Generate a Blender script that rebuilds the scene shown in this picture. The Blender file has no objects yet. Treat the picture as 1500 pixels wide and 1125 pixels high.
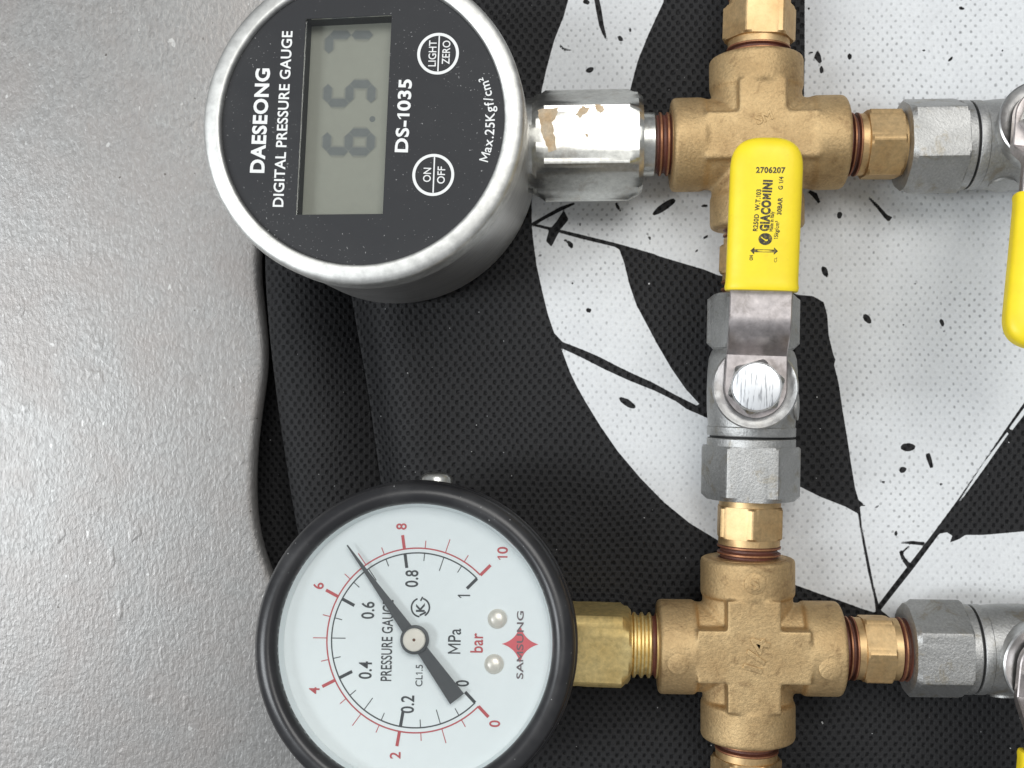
import bpy, bmesh, math, random
import numpy as np
from mathutils import Vector, Matrix, Quaternion

random.seed(7)
rng = np.random.default_rng(7)
scene = bpy.context.scene
COL = scene.collection
MM = 0.001
PI = math.pi

# ------------------------------------------------------------------ camera
H = 251.0                    # camera height above the bag, mm
F = 1621.0                   # focal length in photograph pixels (1500 wide)
NX, NY = 850.0, 575.0        # photograph pixel straight below the camera
cam_d = bpy.data.cameras.new('camera')
cam = bpy.data.objects.new('camera', cam_d)
COL.objects.link(cam)
cam_d.sensor_width = 36.0
cam_d.lens = 36.0 * F / 1500.0
cam_d.clip_start = 0.01
cam_d.clip_end = 50.0
_d0 = Vector(((NX - 750) / F, -(NY - 562.5) / F, -1)).normalized()
QC = _d0.rotation_difference(Vector((0, 0, -1)))
cam.rotation_mode = 'QUATERNION'
cam.rotation_quaternion = QC
cam.location = (0, 0, H * MM)
scene.camera = cam

# ------------------------------------------------------------------ world and lamps
world = bpy.data.worlds.new('World')
scene.world = world
world.use_nodes = True
bg = world.node_tree.nodes['Background']
bg.inputs['Color'].default_value = (0.93, 0.96, 1.0, 1)
bg.inputs['Strength'].default_value = 0.33

def area_lamp(name, loc, target, sx, sy, power, col):
    l = bpy.data.lights.new(name, 'AREA')
    l.shape = 'RECTANGLE'; l.size = sx; l.size_y = sy
    l.energy = power; l.color = col
    o = bpy.data.objects.new(name, l); COL.objects.link(o)
    o.location = loc
    o.rotation_euler = (Vector(target) - Vector(loc)).to_track_quat('-Z', 'Y').to_euler()
    return o
area_lamp('ceiling_lamp', (0.22, 0.62, 1.30), (0, 0, 0), 0.9, 0.7, 10.5, (1.0, 0.985, 0.95))
area_lamp('added_side_lamp', (-1.15, -0.12, 1.15), (0, 0, 0), 0.36, 0.9, 15.0, (0.93, 0.97, 1.0))  # unseen side lamp, added and stretched so the ledge brightens to the left

vs = scene.view_settings
vs.view_transform = 'Standard'
vs.look = 'None'
vs.exposure = 0.12
vs.gamma = 1.0
vs.use_curve_mapping = False
scene.cycles.max_bounces = 8
scene.cycles.glossy_bounces = 4
scene.cycles.transparent_max_bounces = 8

# ------------------------------------------------------------------ helpers
def W(px, py, z=0.0):
    """photograph pixel -> point in mm on the horizontal plane at height z"""
    d = QC @ Vector(((px - 750) / F, -(py - 562.5) / F, -1))
    t = (z - H) / d.z
    return Vector((d.x * t, d.y * t, z))

class NT:
    def __init__(s, mat):
        s.t = mat.node_tree; s.n = s.t.nodes; s.l = s.t.links
    def node(s, typ, **kw):
        n = s.n.new(typ)
        for k, v in kw.items(): setattr(n, k, v)
        return n
    def link(s, a, b): s.l.new(a, b)
    def coord(s, scale=(1, 1, 1), rot=(0, 0, 0)):
        c = s.node('ShaderNodeTexCoord'); m = s.node('ShaderNodeMapping')
        s.link(c.outputs['Object'], m.inputs['Vector'])
        m.inputs['Scale'].default_value = [1000 * q for q in scale]     # object metres -> mm
        m.inputs['Rotation'].default_value = rot
        return m.outputs['Vector']
    def noise(s, vec, scale, detail=3, rough=0.5, dist=0.0):
        n = s.node('ShaderNodeTexNoise')
        s.link(vec, n.inputs['Vector'])
        n.inputs['Scale'].default_value = scale; n.inputs['Detail'].default_value = detail
        n.inputs['Roughness'].default_value = rough; n.inputs['Distortion'].default_value = dist
        return n.outputs['Fac']
    def ramp(s, fac, stops):
        r = s.node('ShaderNodeValToRGB'); s.link(fac, r.inputs['Fac'])
        e = r.color_ramp.elements
        while len(e) < len(stops): e.new(0.5)
        for i, (p, c) in enumerate(stops):
            e[i].position = p; e[i].color = (c, c, c, 1) if isinstance(c, (int, float)) else (*c, 1)
        return r.outputs['Color']
    def math(s, op, a, b=None, c=None):
        m = s.node('ShaderNodeMath', operation=op)
        for i, v in enumerate((a, b, c)):
            if v is None: continue
            if isinstance(v, (int, float)): m.inputs[i].default_value = v
            else: s.link(v, m.inputs[i])
        return m.outputs[0]
    def mix(s, fac, a, b):
        m = s.node('ShaderNodeMix', data_type='RGBA')
        for i, v in ((0, fac), (6, a), (7, b)):
            if isinstance(v, (int, float)): m.inputs[i].default_value = v
            elif isinstance(v, tuple): m.inputs[i].default_value = (*v, 1)
            else: s.link(v, m.inputs[i])
        return m.outputs[2]
    def bump(s, height, strength, dist_mm, normal=None):
        b = s.node('ShaderNodeBump')
        b.inputs['Strength'].default_value = strength
        b.inputs['Distance'].default_value = dist_mm * MM
        s.link(height, b.inputs['Height'])
        if normal is not None: s.link(normal, b.inputs['Normal'])
        return b.outputs['Normal']

def material(name, color=(0.5, 0.5, 0.5), metallic=0.0, rough=0.5, spec=0.5):
    m = bpy.data.materials.new(name); m.use_nodes = True
    b = m.node_tree.nodes['Principled BSDF']
    b.inputs['Base Color'].default_value = (*color, 1)
    b.inputs['Metallic'].default_value = metallic
    b.inputs['Roughness'].default_value = rough
    b.inputs['Specular IOR Level'].default_value = spec
    return m, b, NT(m)

def metal_mat(name, c1, c2, rough, var=0.12, grain=1.2, bump=0.25, bump_mm=0.05, metallic=1.0, stain=None, stain_amt=0.5, blotch=0.12):
    m, b, n = material(name, c1, metallic, rough)
    v = n.coord()
    a = n.noise(v, blotch, 5, 0.6)
    g = n.noise(v, grain, 4, 0.65)
    col = n.mix(n.ramp(a, [(0.35, 0.0), (0.65, 1.0)]), c1, c2)
    g2 = n.ramp(g, [(0.25, 0.72), (0.75, 1.18)])
    mm = n.node('ShaderNodeMix', data_type='RGBA', blend_type='MULTIPLY')
    mm.inputs[0].default_value = 0.85
    n.link(col, mm.inputs[6]); n.link(g2, mm.inputs[7])
    out = mm.outputs[2]
    if stain:
        st = n.noise(v, 0.22, 6, 0.7, 0.6)
        f = n.math('MULTIPLY', n.ramp(st, [(0.54, 0.0), (0.66, 1.0)]), stain_amt)
        out = n.mix(f, out, stain)
    n.link(out, b.inputs['Base Color'])
    r = n.math('MULTIPLY_ADD', g, var, rough - var * 0.5)
    r = n.math('MULTIPLY_ADD', a, var, r)
    n.link(r, b.inputs['Roughness'])
    n.link(n.bump(g, bump, bump_mm), b.inputs['Normal'])
    return m

M = {}
M['brass_cast'] = metal_mat('brass_cast', (0.60, 0.435, 0.23), (0.49, 0.34, 0.172), 0.50, 0.16, 1.7, 0.9, 0.16, 0.82, (0.25, 0.155, 0.075), 0.6)
M['brass_hex'] = metal_mat('brass_hex', (0.69, 0.50, 0.27), (0.58, 0.39, 0.19), 0.44, 0.14, 1.0, 0.2, 0.05, 0.95, (0.36, 0.20, 0.09), 0.4)
M['brass_bright'] = metal_mat('brass_bright', (0.86, 0.69, 0.33), (0.78, 0.59, 0.25), 0.46, 0.14, 0.9, 0.35, 0.06, 0.95, (0.42, 0.30, 0.10), 0.35)
M['nickel'] = metal_mat('nickel', (0.52, 0.52, 0.51), (0.42, 0.42, 0.41), 0.42, 0.18, 1.9, 0.9, 0.13, 1.0, (0.30, 0.25, 0.16), 0.5)
M['nickel_smooth'] = metal_mat('nickel_smooth', (0.62, 0.62, 0.61), (0.52, 0.52, 0.51), 0.27, 0.14, 0.8, 0.2, 0.04, 1.0, (0.36, 0.33, 0.28), 0.3)
M['steel_lever'] = metal_mat('steel_lever', (0.60, 0.555, 0.55), (0.46, 0.42, 0.41), 0.36, 0.15, 0.7, 0.15, 0.04, 1.0, (0.24, 0.21, 0.19), 0.55, 0.2)
M['sealant'] = metal_mat('sealant', (0.16, 0.045, 0.028), (0.10, 0.04, 0.025), 0.42, 0.2, 2.0, 0.6, 0.15, 0.0)
M['brass_sealed'] = metal_mat('brass_sealed', (0.42, 0.23, 0.11), (0.30, 0.11, 0.06), 0.38, 0.2, 1.5, 0.4, 0.1, 0.7)
M['chrome'] = metal_mat('chrome', (0.68, 0.685, 0.65), (0.58, 0.58, 0.55), 0.26, 0.12, 0.9, 0.25, 0.04, 1.0, (0.40, 0.36, 0.31), 0.5)

def brushed_steel(name, c, rough, scale, aniso_axis):
    m, b, n = material(name, c, 1.0, rough)
    v = n.coord(scale)
    a = n.noise(v, 1.0, 4, 0.6)
    w = n.noise(n.coord(), 0.1, 5, 0.6)
    col = n.mix(n.ramp(a, [(0.3, 0.0), (0.7, 1.0)]), tuple(q * 0.78 for q in c), tuple(min(1, q * 1.1) for q in c))
    n.link(col, b.inputs['Base Color'])
    n.link(n.math('MULTIPLY_ADD', w, 0.2, rough - 0.1), b.inputs['Roughness'])
    n.link(n.bump(a, 0.25, 0.03), b.inputs['Normal'])
    return m
M['case_steel'] = brushed_steel('case_steel', (0.68, 0.67, 0.65), 0.40, (0.12, 0.12, 2.5), 2)
M['bezel_steel'] = brushed_steel('bezel_steel', (0.72, 0.72, 0.695), 0.52, (0.5, 0.5, 0.5), 2)

m, b, n = material('zinc_scratched', (0.85, 0.87, 0.88), 0.75, 0.38)
v = n.coord((0.25, 2.6, 1.0), (0, 0, 0.75))
a = n.noise(v, 0.9, 3, 0.6)
n.link(n.ramp(a, [(0.36, (0.42, 0.43, 0.45)), (0.46, (0.88, 0.90, 0.92))]), b.inputs['Base Color'])
n.link(n.bump(a, 0.3, 0.05), b.inputs['Normal'])
M['zinc'] = m

# glossy yellow vinyl
m, b, n = material('yellow_vinyl', (0.90, 0.70, 0.02), 0.0, 0.42, 0.45)
v = n.coord()
a = n.noise(v, 0.16, 6, 0.62); g = n.noise(v, 1.6, 3)
col = n.mix(n.ramp(a, [(0.3, 0.0), (0.75, 1.0)]), (0.93, 0.735, 0.022), (0.84, 0.63, 0.02))
sm = n.ramp(n.noise(v, 0.35, 8, 0.75), [(0.60, 0.0), (0.75, 0.30)])
n.link(n.mix(sm, col, (0.50, 0.35, 0.04)), b.inputs['Base Color'])
n.link(n.math('MULTIPLY_ADD', a, 0.22, 0.34), b.inputs['Roughness'])
n.link(n.bump(n.math('MULTIPLY_ADD', a, 3.0, g), 0.2, 0.08), b.inputs['Normal'])
M['yellow'] = m

# black enamel bezel with dust specks
def dusty(name, c, rough, dust, thr, spec=0.5, scl=1.6):
    m, b, n = material(name, c, 0.0, rough, spec)
    v = n.coord()
    d = n.noise(v, scl, 2, 0.5)
    area = n.noise(v, 0.10, 4, 0.6)
    f = n.ramp(n.math('MULTIPLY_ADD', area, 0.22, d), [(thr, 0.0), (thr + 0.05, 1.0)])
    haze = n.ramp(area, [(0.45, 0.0), (0.75, 0.22)])
    col = n.mix(haze, c, tuple(q * 0.25 for q in dust))
    n.link(n.mix(f, col, dust), b.inputs['Base Color'])
    n.link(n.math('MULTIPLY_ADD', area, 0.25, rough - 0.1), b.inputs['Roughness'])
    n.link(n.bump(n.noise(v, 1.2, 4), 0.12, 0.05), b.inputs['Normal'])
    return m
M['black_enamel'] = dusty('black_enamel', (0.018, 0.018, 0.020), 0.30, (0.45, 0.45, 0.45), 0.86)
M['black_face'] = dusty('black_face', (0.020, 0.021, 0.024), 0.55, (0.25, 0.25, 0.25), 0.815, 0.35, 2.2)

def plain(name, c, rough=0.5, metallic=0.0, spec=0.4, var=0.1):
    m, b, n = material(name, c, metallic, rough, spec)
    a = n.noise(n.coord(), 0.5, 4, 0.6)
    n.link(n.mix(a, tuple(q * (1 - var) for q in c), tuple(min(1, q * (1 + var)) for q in c)), b.inputs['Base Color'])
    return m
M['print_white'] = plain('print_white', (0.78, 0.79, 0.78), 0.55)
M['print_black'] = plain('print_black', (0.03, 0.032, 0.035), 0.5)
M['print_grey'] = plain('print_grey', (0.06, 0.065, 0.07), 0.5)
M['print_red'] = plain('print_red', (0.50, 0.10, 0.11), 0.5)
M['star_red'] = plain('star_red', (0.66, 0.13, 0.15), 0.5)
M['star_letters'] = plain('star_letters', (0.16, 0.13, 0.14), 0.5)
M['needle'] = plain('needle', (0.075, 0.080, 0.085), 0.45)
M['dial_white'] = plain('dial_white', (0.80, 0.845, 0.855), 0.45, 0, 0.4, 0.025)
M['lcd'] = plain('lcd', (0.345, 0.335, 0.280), 0.35, 0, 0.5, 0.06)
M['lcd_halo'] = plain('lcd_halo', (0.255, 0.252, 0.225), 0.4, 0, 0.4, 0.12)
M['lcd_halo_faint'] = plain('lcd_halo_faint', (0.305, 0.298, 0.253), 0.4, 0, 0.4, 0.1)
M['lcd_segment'] = plain('lcd_segment', (0.180, 0.187, 0.182), 0.45, 0, 0.4, 0.2)
M['hub_cream'] = plain('hub_cream', (0.74, 0.70, 0.63), 0.35, 0.4)
M['pivot'] = plain('pivot', (0.12, 0.05, 0.03), 0.5)
M['residue'] = metal_mat('residue', (0.68, 0.49, 0.29), (0.76, 0.65, 0.49), 0.6, 0.1, 1.2, 0.5, 0.1, 0.0, blotch=0.35)
m, b, n = material('ink', (0.02, 0.018, 0.012), 0.0, 0.5)
wear = n.ramp(n.noise(n.coord(), 2.2, 4, 0.7), [(0.50, 0.0), (0.70, 0.55)])
n.link(n.mix(wear, (0.022, 0.018, 0.012), (0.62, 0.46, 0.03)), b.inputs['Base Color'])
M['ink'] = m
M['rubber'] = plain('rubber', (0.015, 0.015, 0.015), 0.6)

# clear panes: mirror-like skin over full transparency
m, b, n = material('clear_pane')
out = n.n['Material Output']
fr = n.node('ShaderNodeFresnel'); fr.inputs['IOR'].default_value = 1.45
tr = n.node('ShaderNodeBsdfTransparent'); tr.inputs['Color'].default_value = (0.97, 0.985, 0.985, 1)
gl = n.node('ShaderNodeBsdfGlossy'); gl.inputs['Roughness'].default_value = 0.10
mx = n.node('ShaderNodeMixShader')
n.link(fr.outputs[0], mx.inputs[0]); n.link(tr.outputs[0], mx.inputs[1]); n.link(gl.outputs[0], mx.inputs[2])
n.link(mx.outputs[0], out.inputs['Surface'])
M['pane'] = m

# silver paint brushed over a rough surface
m, b, n = material('silver_paint', (0.6, 0.6, 0.6), 0.66, 0.42)
v1 = n.coord((1.0, 0.62, 1.0), (0, 0, -0.25)); v2 = n.coord((1.0, 0.16, 1.0), (0, 0, 0.04)); v3 = n.coord()
n1 = n.noise(v1, 1.2, 4, 0.55, 0.3)
n2 = n.noise(v2, 0.85, 4, 0.6)
n3 = n.noise(v3, 0.06, 6, 0.62)
n4 = n.noise(v3, 0.16, 3, 0.5)
lump = n.ramp(n.noise(v1, 0.24, 2, 0.4), [(0.69, 0.0), (0.76, 1.0)])
grit = n.ramp(n.noise(v3, 1.7, 2, 0.5), [(0.66, 0.0), (0.78, 1.0)])
h = n.math('MULTIPLY_ADD', n2, 0.40, n1)
h = n.math('MULTIPLY_ADD', lump, 0.55, h)
h = n.math('MULTIPLY_ADD', grit, 0.25, h)
h = n.math('MULTIPLY_ADD', n4, 0.5, h)
col = n.mix(n.ramp(n1, [(0.3, 0.0), (0.7, 1.0)]), (0.255, 0.25, 0.243), (0.355, 0.351, 0.343))
col = n.mix(n.ramp(n3, [(0.40, 0.0), (0.72, 0.7)]), col, (0.30, 0.275, 0.26))
pits = n.ramp(n.noise(v3, 0.55, 2, 0.4), [(0.215, 1.0), (0.245, 0.0)])
spec_ = n.ramp(n.noise(v1, 0.62, 2, 0.4), [(0.735, 0.0), (0.77, 0.4)])
col = n.mix(spec_, col, (0.74, 0.74, 0.72))
n.link(n.mix(n.math('MULTIPLY', pits, 0.75), col, (0.08, 0.07, 0.06)), b.inputs['Base Color'])
n.link(n.math('MULTIPLY_ADD', n3, 0.08, 0.40), b.inputs['Roughness'])
n.link(n.bump(h, 0.46, 0.30), b.inputs['Normal'])
M['silver_paint'] = m

# spunbond bag fabric: net of raised threads round small pits; a white print where the attribute says so
def fabric(name, printed):
    m, b, n = material(name, (0.02, 0.02, 0.02), 0.0, 0.6, 0.16)
    v = n.coord()
    warp = n.node('ShaderNodeTexNoise'); warp.inputs['Scale'].default_value = 0.045; warp.inputs['Detail'].default_value = 3
    n.link(v, warp.inputs['Vector'])
    off = n.node('ShaderNodeVectorMath', operation='MULTIPLY_ADD')
    n.link(warp.outputs['Color'], off.inputs[0]); off.inputs[1].default_value = (4.0, 4.0, 0); n.link(v, off.inputs[2])
    fine = n.node('ShaderNodeTexNoise'); fine.inputs['Scale'].default_value = 0.7
    n.link(v, fine.inputs['Vector'])
    off2 = n.node('ShaderNodeVectorMath', operation='MULTIPLY_ADD')
    n.link(fine.outputs['Color'], off2.inputs[0]); off2.inputs[1].default_value = (0.4, 0.4, 0); n.link(off.outputs[0], off2.inputs[2])
    sep = n.node('ShaderNodeSeparateXYZ'); n.link(off2.outputs[0], sep.inputs[0])
    cx = n.math('COSINE', n.math('MULTIPLY', sep.outputs[0], 2 * PI / 2.06))
    cy = n.math('COSINE', n.math('MULTIPLY', sep.outputs[1], 2 * PI / 2.6))
    lat = n.math('MULTIPLY_ADD', n.math('MULTIPLY', cx, cy), 0.5, 0.5)      # 1 in the pits
    fib = n.noise(v, 3.2, 4, 0.7)
    zone = n.noise(v, 0.06, 4, 0.6)
    pit = n.ramp(lat, [(0.50, 0.0), (0.92, 1.0)])
    hgt = n.math('SUBTRACT', n.math('MULTIPLY', fib, 0.45), pit)
    black = n.mix(pit, (0.0195, 0.0195, 0.0205), (0.002, 0.002, 0.0024))
    black = n.mix(n.ramp(fib, [(0.45, 0.0), (0.8, 0.6)]), black, (0.044, 0.044, 0.046))
    dust = n.ramp(n.math('MULTIPLY_ADD', zone, 0.10, n.noise(v, 1.1, 1, 0.4)), [(0.855, 0.0), (0.875, 1.0)])
    black = n.mix(dust, black, (0.42, 0.42, 0.42))
    nrm = n.bump(hgt, 0.8, 0.26)
    if printed:
        at = n.node('ShaderNodeAttribute'); at.attribute_name = 'print_distance'
        edge = n.math('MULTIPLY_ADD', n.math('SUBTRACT', fib, 0.5), 0.16, at.outputs['Fac'])
        msk = n.ramp(n.math('MULTIPLY_ADD', edge, -6.0, 0.5), [(0.0, 0.0), (1.0, 1.0)])
        zz = n.ramp(zone, [(0.34, 0.22), (0.66, 0.95)])
        dots = n.math('MULTIPLY', n.ramp(lat, [(0.72, 0.0), (1.0, 1.0)]), zz)
        dots = n.math('MULTIPLY', dots, n.ramp(n.noise(v, 0.5, 2), [(0.30, 0.15), (0.62, 1.0)]))
        wh = n.mix(n.ramp(n.noise(v, 0.09, 6, 0.7), [(0.4, 0.0), (0.8, 1.0)]), (0.715, 0.733, 0.745), (0.66, 0.675, 0.69))
        wh = n.mix(n.ramp(n.noise(v, 1.3, 5, 0.75), [(0.35, 0.22), (0.6, 0.0)]), wh, (0.42, 0.43, 0.44))
        wh = n.mix(dots, wh, (0.22, 0.225, 0.23))
        n.link(n.mix(msk, black, wh), b.inputs['Base Color'])
        n.link(n.math('MULTIPLY_ADD', msk, -0.02, 0.56), b.inputs['Roughness'])
        inv = n.math('MULTIPLY_ADD', msk, -0.86, 1.0)
        nrm = n.bump(n.math('MULTIPLY', hgt, inv), 0.8, 0.26)
    else:
        n.link(black, b.inputs['Base Color'])
    n.link(nrm, b.inputs['Normal'])
    return m
M['fabric'] = fabric('bag_fabric', False)
M['fabric_print'] = fabric('bag_fabric_printed', True)
M['floor_dark'] = plain('floor_dark', (0.03, 0.03, 0.03), 0.8)

# ---- mesh building (all numbers in mm)
class MB:
    def __init__(s): s.v = []; s.f = []; s.mi = []
    def add(s, verts, faces, mat=None, mi=0):
        o = len(s.v)
        for p in verts:
            p = Vector(p)
            s.v.append(mat @ p if mat is not None else p)
        for f in faces:
            s.f.append([i + o for i in f]); s.mi.append(mi)
        return s
    def lathe(s, prof, n=72, mat=None, mi=None, close=True):
        """prof: (radius, height) pairs turned round Z; mi: material per segment"""
        o = len(s.v); k = len(prof)
        for r, h in prof:
            for j in range(n):
                a = 2 * PI * j / n
                p = Vector((r * math.cos(a), r * math.sin(a), h))
                s.v.append(mat @ p if mat is not None else p)
        for i in range(k - 1):
            for j in range(n):
                j2 = (j + 1) % n
                s.f.append([o + i * n + j, o + i * n + j2, o + (i + 1) * n + j2, o + (i + 1) * n + j])
                s.mi.append(mi[i] if mi else 0)
        if close:
            s.f.append([o + j for j in range(n)][::-1]); s.mi.append(0)
            s.f.append([o + (k - 1) * n + j for j in range(n)]); s.mi.append(0)
        return s
    def polar(s, slices, radius, n=144, mat=None, mi=0):
        """slices: (height, clip radius); radius(theta) gives the outline"""
        o = len(s.v); k = len(slices)
        for h, c in slices:
            for j in range(n):
                a = 2 * PI * j / n
                r = min(radius(a), c)
                p = Vector((r * math.cos(a), r * math.sin(a), h))
                s.v.append(mat @ p if mat is not None else p)
        for i in range(k - 1):
            for j in range(n):
                j2 = (j + 1) % n
                s.f.append([o + i * n + j, o + i * n + j2, o + (i + 1) * n + j2, o + (i + 1) * n + j]); s.mi.append(mi)
        s.f.append([o + j for j in range(n)][::-1]); s.mi.append(mi)
        s.f.append([o + (k - 1) * n + j for j in range(n)]); s.mi.append(mi)
        return s
    def box(s, a, b, mat=None, mi=0):
        x0, y0, z0 = a; x1, y1, z1 = b
        vv = [(x0, y0, z0), (x1, y0, z0), (x1, y1, z0), (x0, y1, z0), (x0, y0, z1), (x1, y0, z1), (x1, y1, z1), (x0, y1, z1)]
        ff = [(0, 3, 2, 1), (4, 5, 6, 7), (0, 1, 5, 4), (1, 2, 6, 5), (2, 3, 7, 6), (3, 0, 4, 7)]
        return s.add(vv, ff, mat, mi)
    def prism(s, pts, z0, z1, mat=None, mi=0):
        k = len(pts)
        vv = [(x, y, z0) for x, y in pts] + [(x, y, z1) for x, y in pts]
        ff = [tuple(range(k))[::-1], tuple(range(k, 2 * k))] + [(i, (i + 1) % k, k + (i + 1) % k, k + i) for i in range(k)]
        return s.add(vv, ff, mat, mi)
    def flat(s, pts, z=0.0, mat=None, mi=0):
        return s.add([(x, y, z) for x, y in pts], [tuple(range(len(pts)))], mat, mi)
    def annulus(s, r0, r1, z=0.0, a0=0.0, a1=2 * PI, n=96, c=(0, 0), mat=None):
        vv = []; ff = []
        for j in range(n + 1):
            a = a0 + (a1 - a0) * j / n
            vv += [(c[0] + r0 * math.cos(a), c[1] + r0 * math.sin(a), z), (c[0] + r1 * math.cos(a), c[1] + r1 * math.sin(a), z)]
        for j in range(n): ff.append((2 * j, 2 * j + 1, 2 * j + 3, 2 * j + 2))
        return s.add(vv, ff, mat)
    def build(s, name, mats, parent=None, smooth=32, bevel=None):
        me = bpy.data.meshes.new(name)
        me.from_pydata([tuple(p * MM) for p in s.v], [], s.f)
        if not isinstance(mats, (list, tuple)): mats = [mats]
        for q in mats: me.materials.append(M[q])
        if len(mats) > 1: me.polygons.foreach_set('material_index', s.mi)
        me.validate(); me.update()
        if smooth:
            me.polygons.foreach_set('use_smooth', [True] * len(me.polygons))
            me.set_sharp_from_angle(angle=math.radians(smooth))
        o = bpy.data.objects.new(name, me); COL.objects.link(o)
        if parent is not None: o.parent = parent
        if bevel:
            bv = o.modifiers.new('bevel', 'BEVEL'); bv.width = bevel * MM; bv.segments = 3
            bv.limit_method = 'ANGLE'; bv.angle_limit = math.radians(35)
        return o

def ngon_radius(apothem, sides, rot=0.0, p=46):
    cs = [rot + 2 * PI * i / sides for i in range(sides)]
    def f(a):
        t = sum(max(0.0, math.cos(a - c) / apothem) ** p for c in cs)
        return t ** (-1.0 / p)
    return f

def thing(name, label, cat, mat, group=None):
    o = bpy.data.objects.new(name, None); COL.objects.link(o)
    o.empty_display_size = 0.01
    L, R, S = mat.decompose()
    o.location = L * MM; o.rotation_mode = 'QUATERNION'; o.rotation_quaternion = R
    o['label'] = label; o['category'] = cat
    if group: o['group'] = group
    return o

AX = Matrix.Rotation(PI / 2, 4, 'Y')        # local Z -> X

def frame(origin, xdir, zdir=Vector((0, 0, 1))):
    x = Vector(xdir).normalized(); z = Vector(zdir)
    z = (z - x * z.dot(x)).normalized(); y = z.cross(x)
    m = Matrix((x, y, z)).transposed().to_4x4()
    m.translation = Vector(origin)
    return m

# ---- lettering
_tc = {}
def glyph(body, bold=0.0):
    key = (body, bold)
    if key in _tc: return _tc[key]
    cu = bpy.data.curves.new('lettering', 'FONT'); cu.body = body; cu.size = 1.0; cu.offset = bold
    cu.resolution_u = 4
    ob = bpy.data.objects.new('lettering', cu); COL.objects.link(ob)
    dg = bpy.context.evaluated_depsgraph_get(); dg.update()
    me = bpy.data.meshes.new_from_object(ob.evaluated_get(dg))
    vv = [tuple(p.co) for p in me.vertices]; ff = [tuple(p.vertices) for p in me.polygons]
    bpy.data.objects.remove(ob); bpy.data.curves.remove(cu); bpy.data.meshes.remove(me)
    _tc[key] = (vv, ff)
    return vv, ff
def width(body):
    vv, ff = glyph(body); return max(p[0] for p in vv) - min(p[0] for p in vv)
def advance(ch): return width('H' + ch + 'H') - width('HH')
def text_mesh(body, bold=0.0):
    hc = max(p[1] for p in glyph('H')[0])
    out_v = []; out_f = []; x = 0.0
    w_ = 0.075 + 2 * bold
    for ch in body:
        if ch == '1':
            st = [(0.17, 0), (0.17 + w_, 0), (0.17 + w_, hc), (0.17 + w_ * 0.25, hc), (0.03, hc * 0.80), (0.03, hc * 0.80 - w_ * 0.85), (0.17, hc * 0.84)]
            vv = [(a_, b2, 0) for a_, b2 in st]; ff = [tuple(range(7))]; adv = 0.40
        elif ch == 'M':
            W_ = 0.66; m_ = W_ / 2
            quads = [[(0.04, 0), (0.04 + w_, 0), (0.04 + w_, hc), (0.04, hc)], [(0.04 + W_ - w_, 0), (0.04 + W_, 0), (0.04 + W_, hc), (0.04 + W_ - w_, hc)],
                     [(0.04 + w_ * 0.98, hc * 0.999), (0.04 + w_ * 0.98, hc - w_ * 1.9), (0.04 + m_, hc * 0.16), (0.04 + m_, hc * 0.16 + w_ * 1.9)],
                     [(0.04 + W_ - w_ * 0.98, hc * 0.999), (0.04 + m_, hc * 0.16 + w_ * 1.9), (0.04 + m_, hc * 0.16), (0.04 + W_ - w_ * 0.98, hc - w_ * 1.9)]]
            vv = []; ff = []
            for q in quads:
                ff.append(tuple(range(len(vv), len(vv) + 4))); vv += [(a_, b2, 0) for a_, b2 in q]
            adv = W_ + 0.09
        elif ch == ' ':
            vv, ff, adv = [], [], 0.26
        else:
            vv, ff = glyph(ch, bold); adv = advance(ch)
        o_ = len(out_v)
        out_v += [(p[0] + x, p[1], 0) for p in vv]; out_f += [tuple(i + o_ for i in f) for f in ff]
        x += adv + bold * 1.2
    return out_v, out_f
_hh = text_mesh('H')
CAP = max(p[1] for p in _hh[0])

def add_text(mb, body, start, angle, length, cap, z, bold=0.012):
    """baseline starts at start; runs along angle for length mm with the given cap height"""
    vv, ff = text_mesh(body, bold)
    x0 = min(p[0] for p in vv); x1 = max(p[0] for p in vv)
    sx = length / (x1 - x0); sy = cap / CAP
    T = Matrix.Translation((start[0], start[1], z)) @ Matrix.Rotation(angle, 4, 'Z')
    mb.add([((p[0] - x0) * sx, p[1] * sy, 0) for p in vv], ff, T)

# ------------------------------------------------------------------ setting
def interp(pts, y):
    """x at y on a polyline of (x, y) photograph pixels, smooth enough"""
    ys = [p[1] for p in pts]; xs = [p[0] for p in pts]
    return float(np.interp(y, ys, xs))

mb = MB()
mb.add([(-1500, -1500, -34), (1500, -1500, -34), (1500, 1500, -34), (-1500, 1500, -34)], [(0, 1, 2, 3)])
fl = mb.build('floor', 'floor_dark', None, 0); fl['kind'] = 'structure'

# silver painted ledge with a rolled, slightly wavy edge
EDGE = [(430, -400), (428, 0), (408, 200), (388, 330), (384, 400), (391, 460), (396, 515), (394, 548), (386, 600), (380, 650),
        (378, 690), (378, 740), (385, 790), (398, 830), (420, 880), (450, 950), (480, 1040), (505, 1125), (560, 1500)]
_ey = np.linspace(-400, 1500, 381)
_ex = np.interp(_ey, [p[1] for p in EDGE], [p[0] for p in EDGE])
_k = np.exp(-0.5 * (np.arange(-12, 13) / 4.0) ** 2); _k /= _k.sum()
_ex = np.convolve(np.pad(_ex, 12, mode='edge'), _k, mode='valid')
mb = MB()
NC = 70
rows = []
zl = -7.0
for iy, py in enumerate(np.linspace(-400, 1500, 191)):
    ex = float(np.interp(py, _ey, _ex))
    e = W(ex, py, zl - 4.0)
    row = []
    x_left = -230.0
    for j in range(NC):
        t = j / (NC - 1)
        x = x_left + (e.x - 2.2 - x_left) * t
        row.append((x, e.y))
    for j in range(1, 13):
        a = j / 12 * PI / 2
        row.append((e.x - 2.2 + 2.2 * math.sin(a), e.y))
    row.append((e.x - 0.8, e.y)); row.append((e.x - 13.0, e.y))
    rows.append((row, e))
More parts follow.
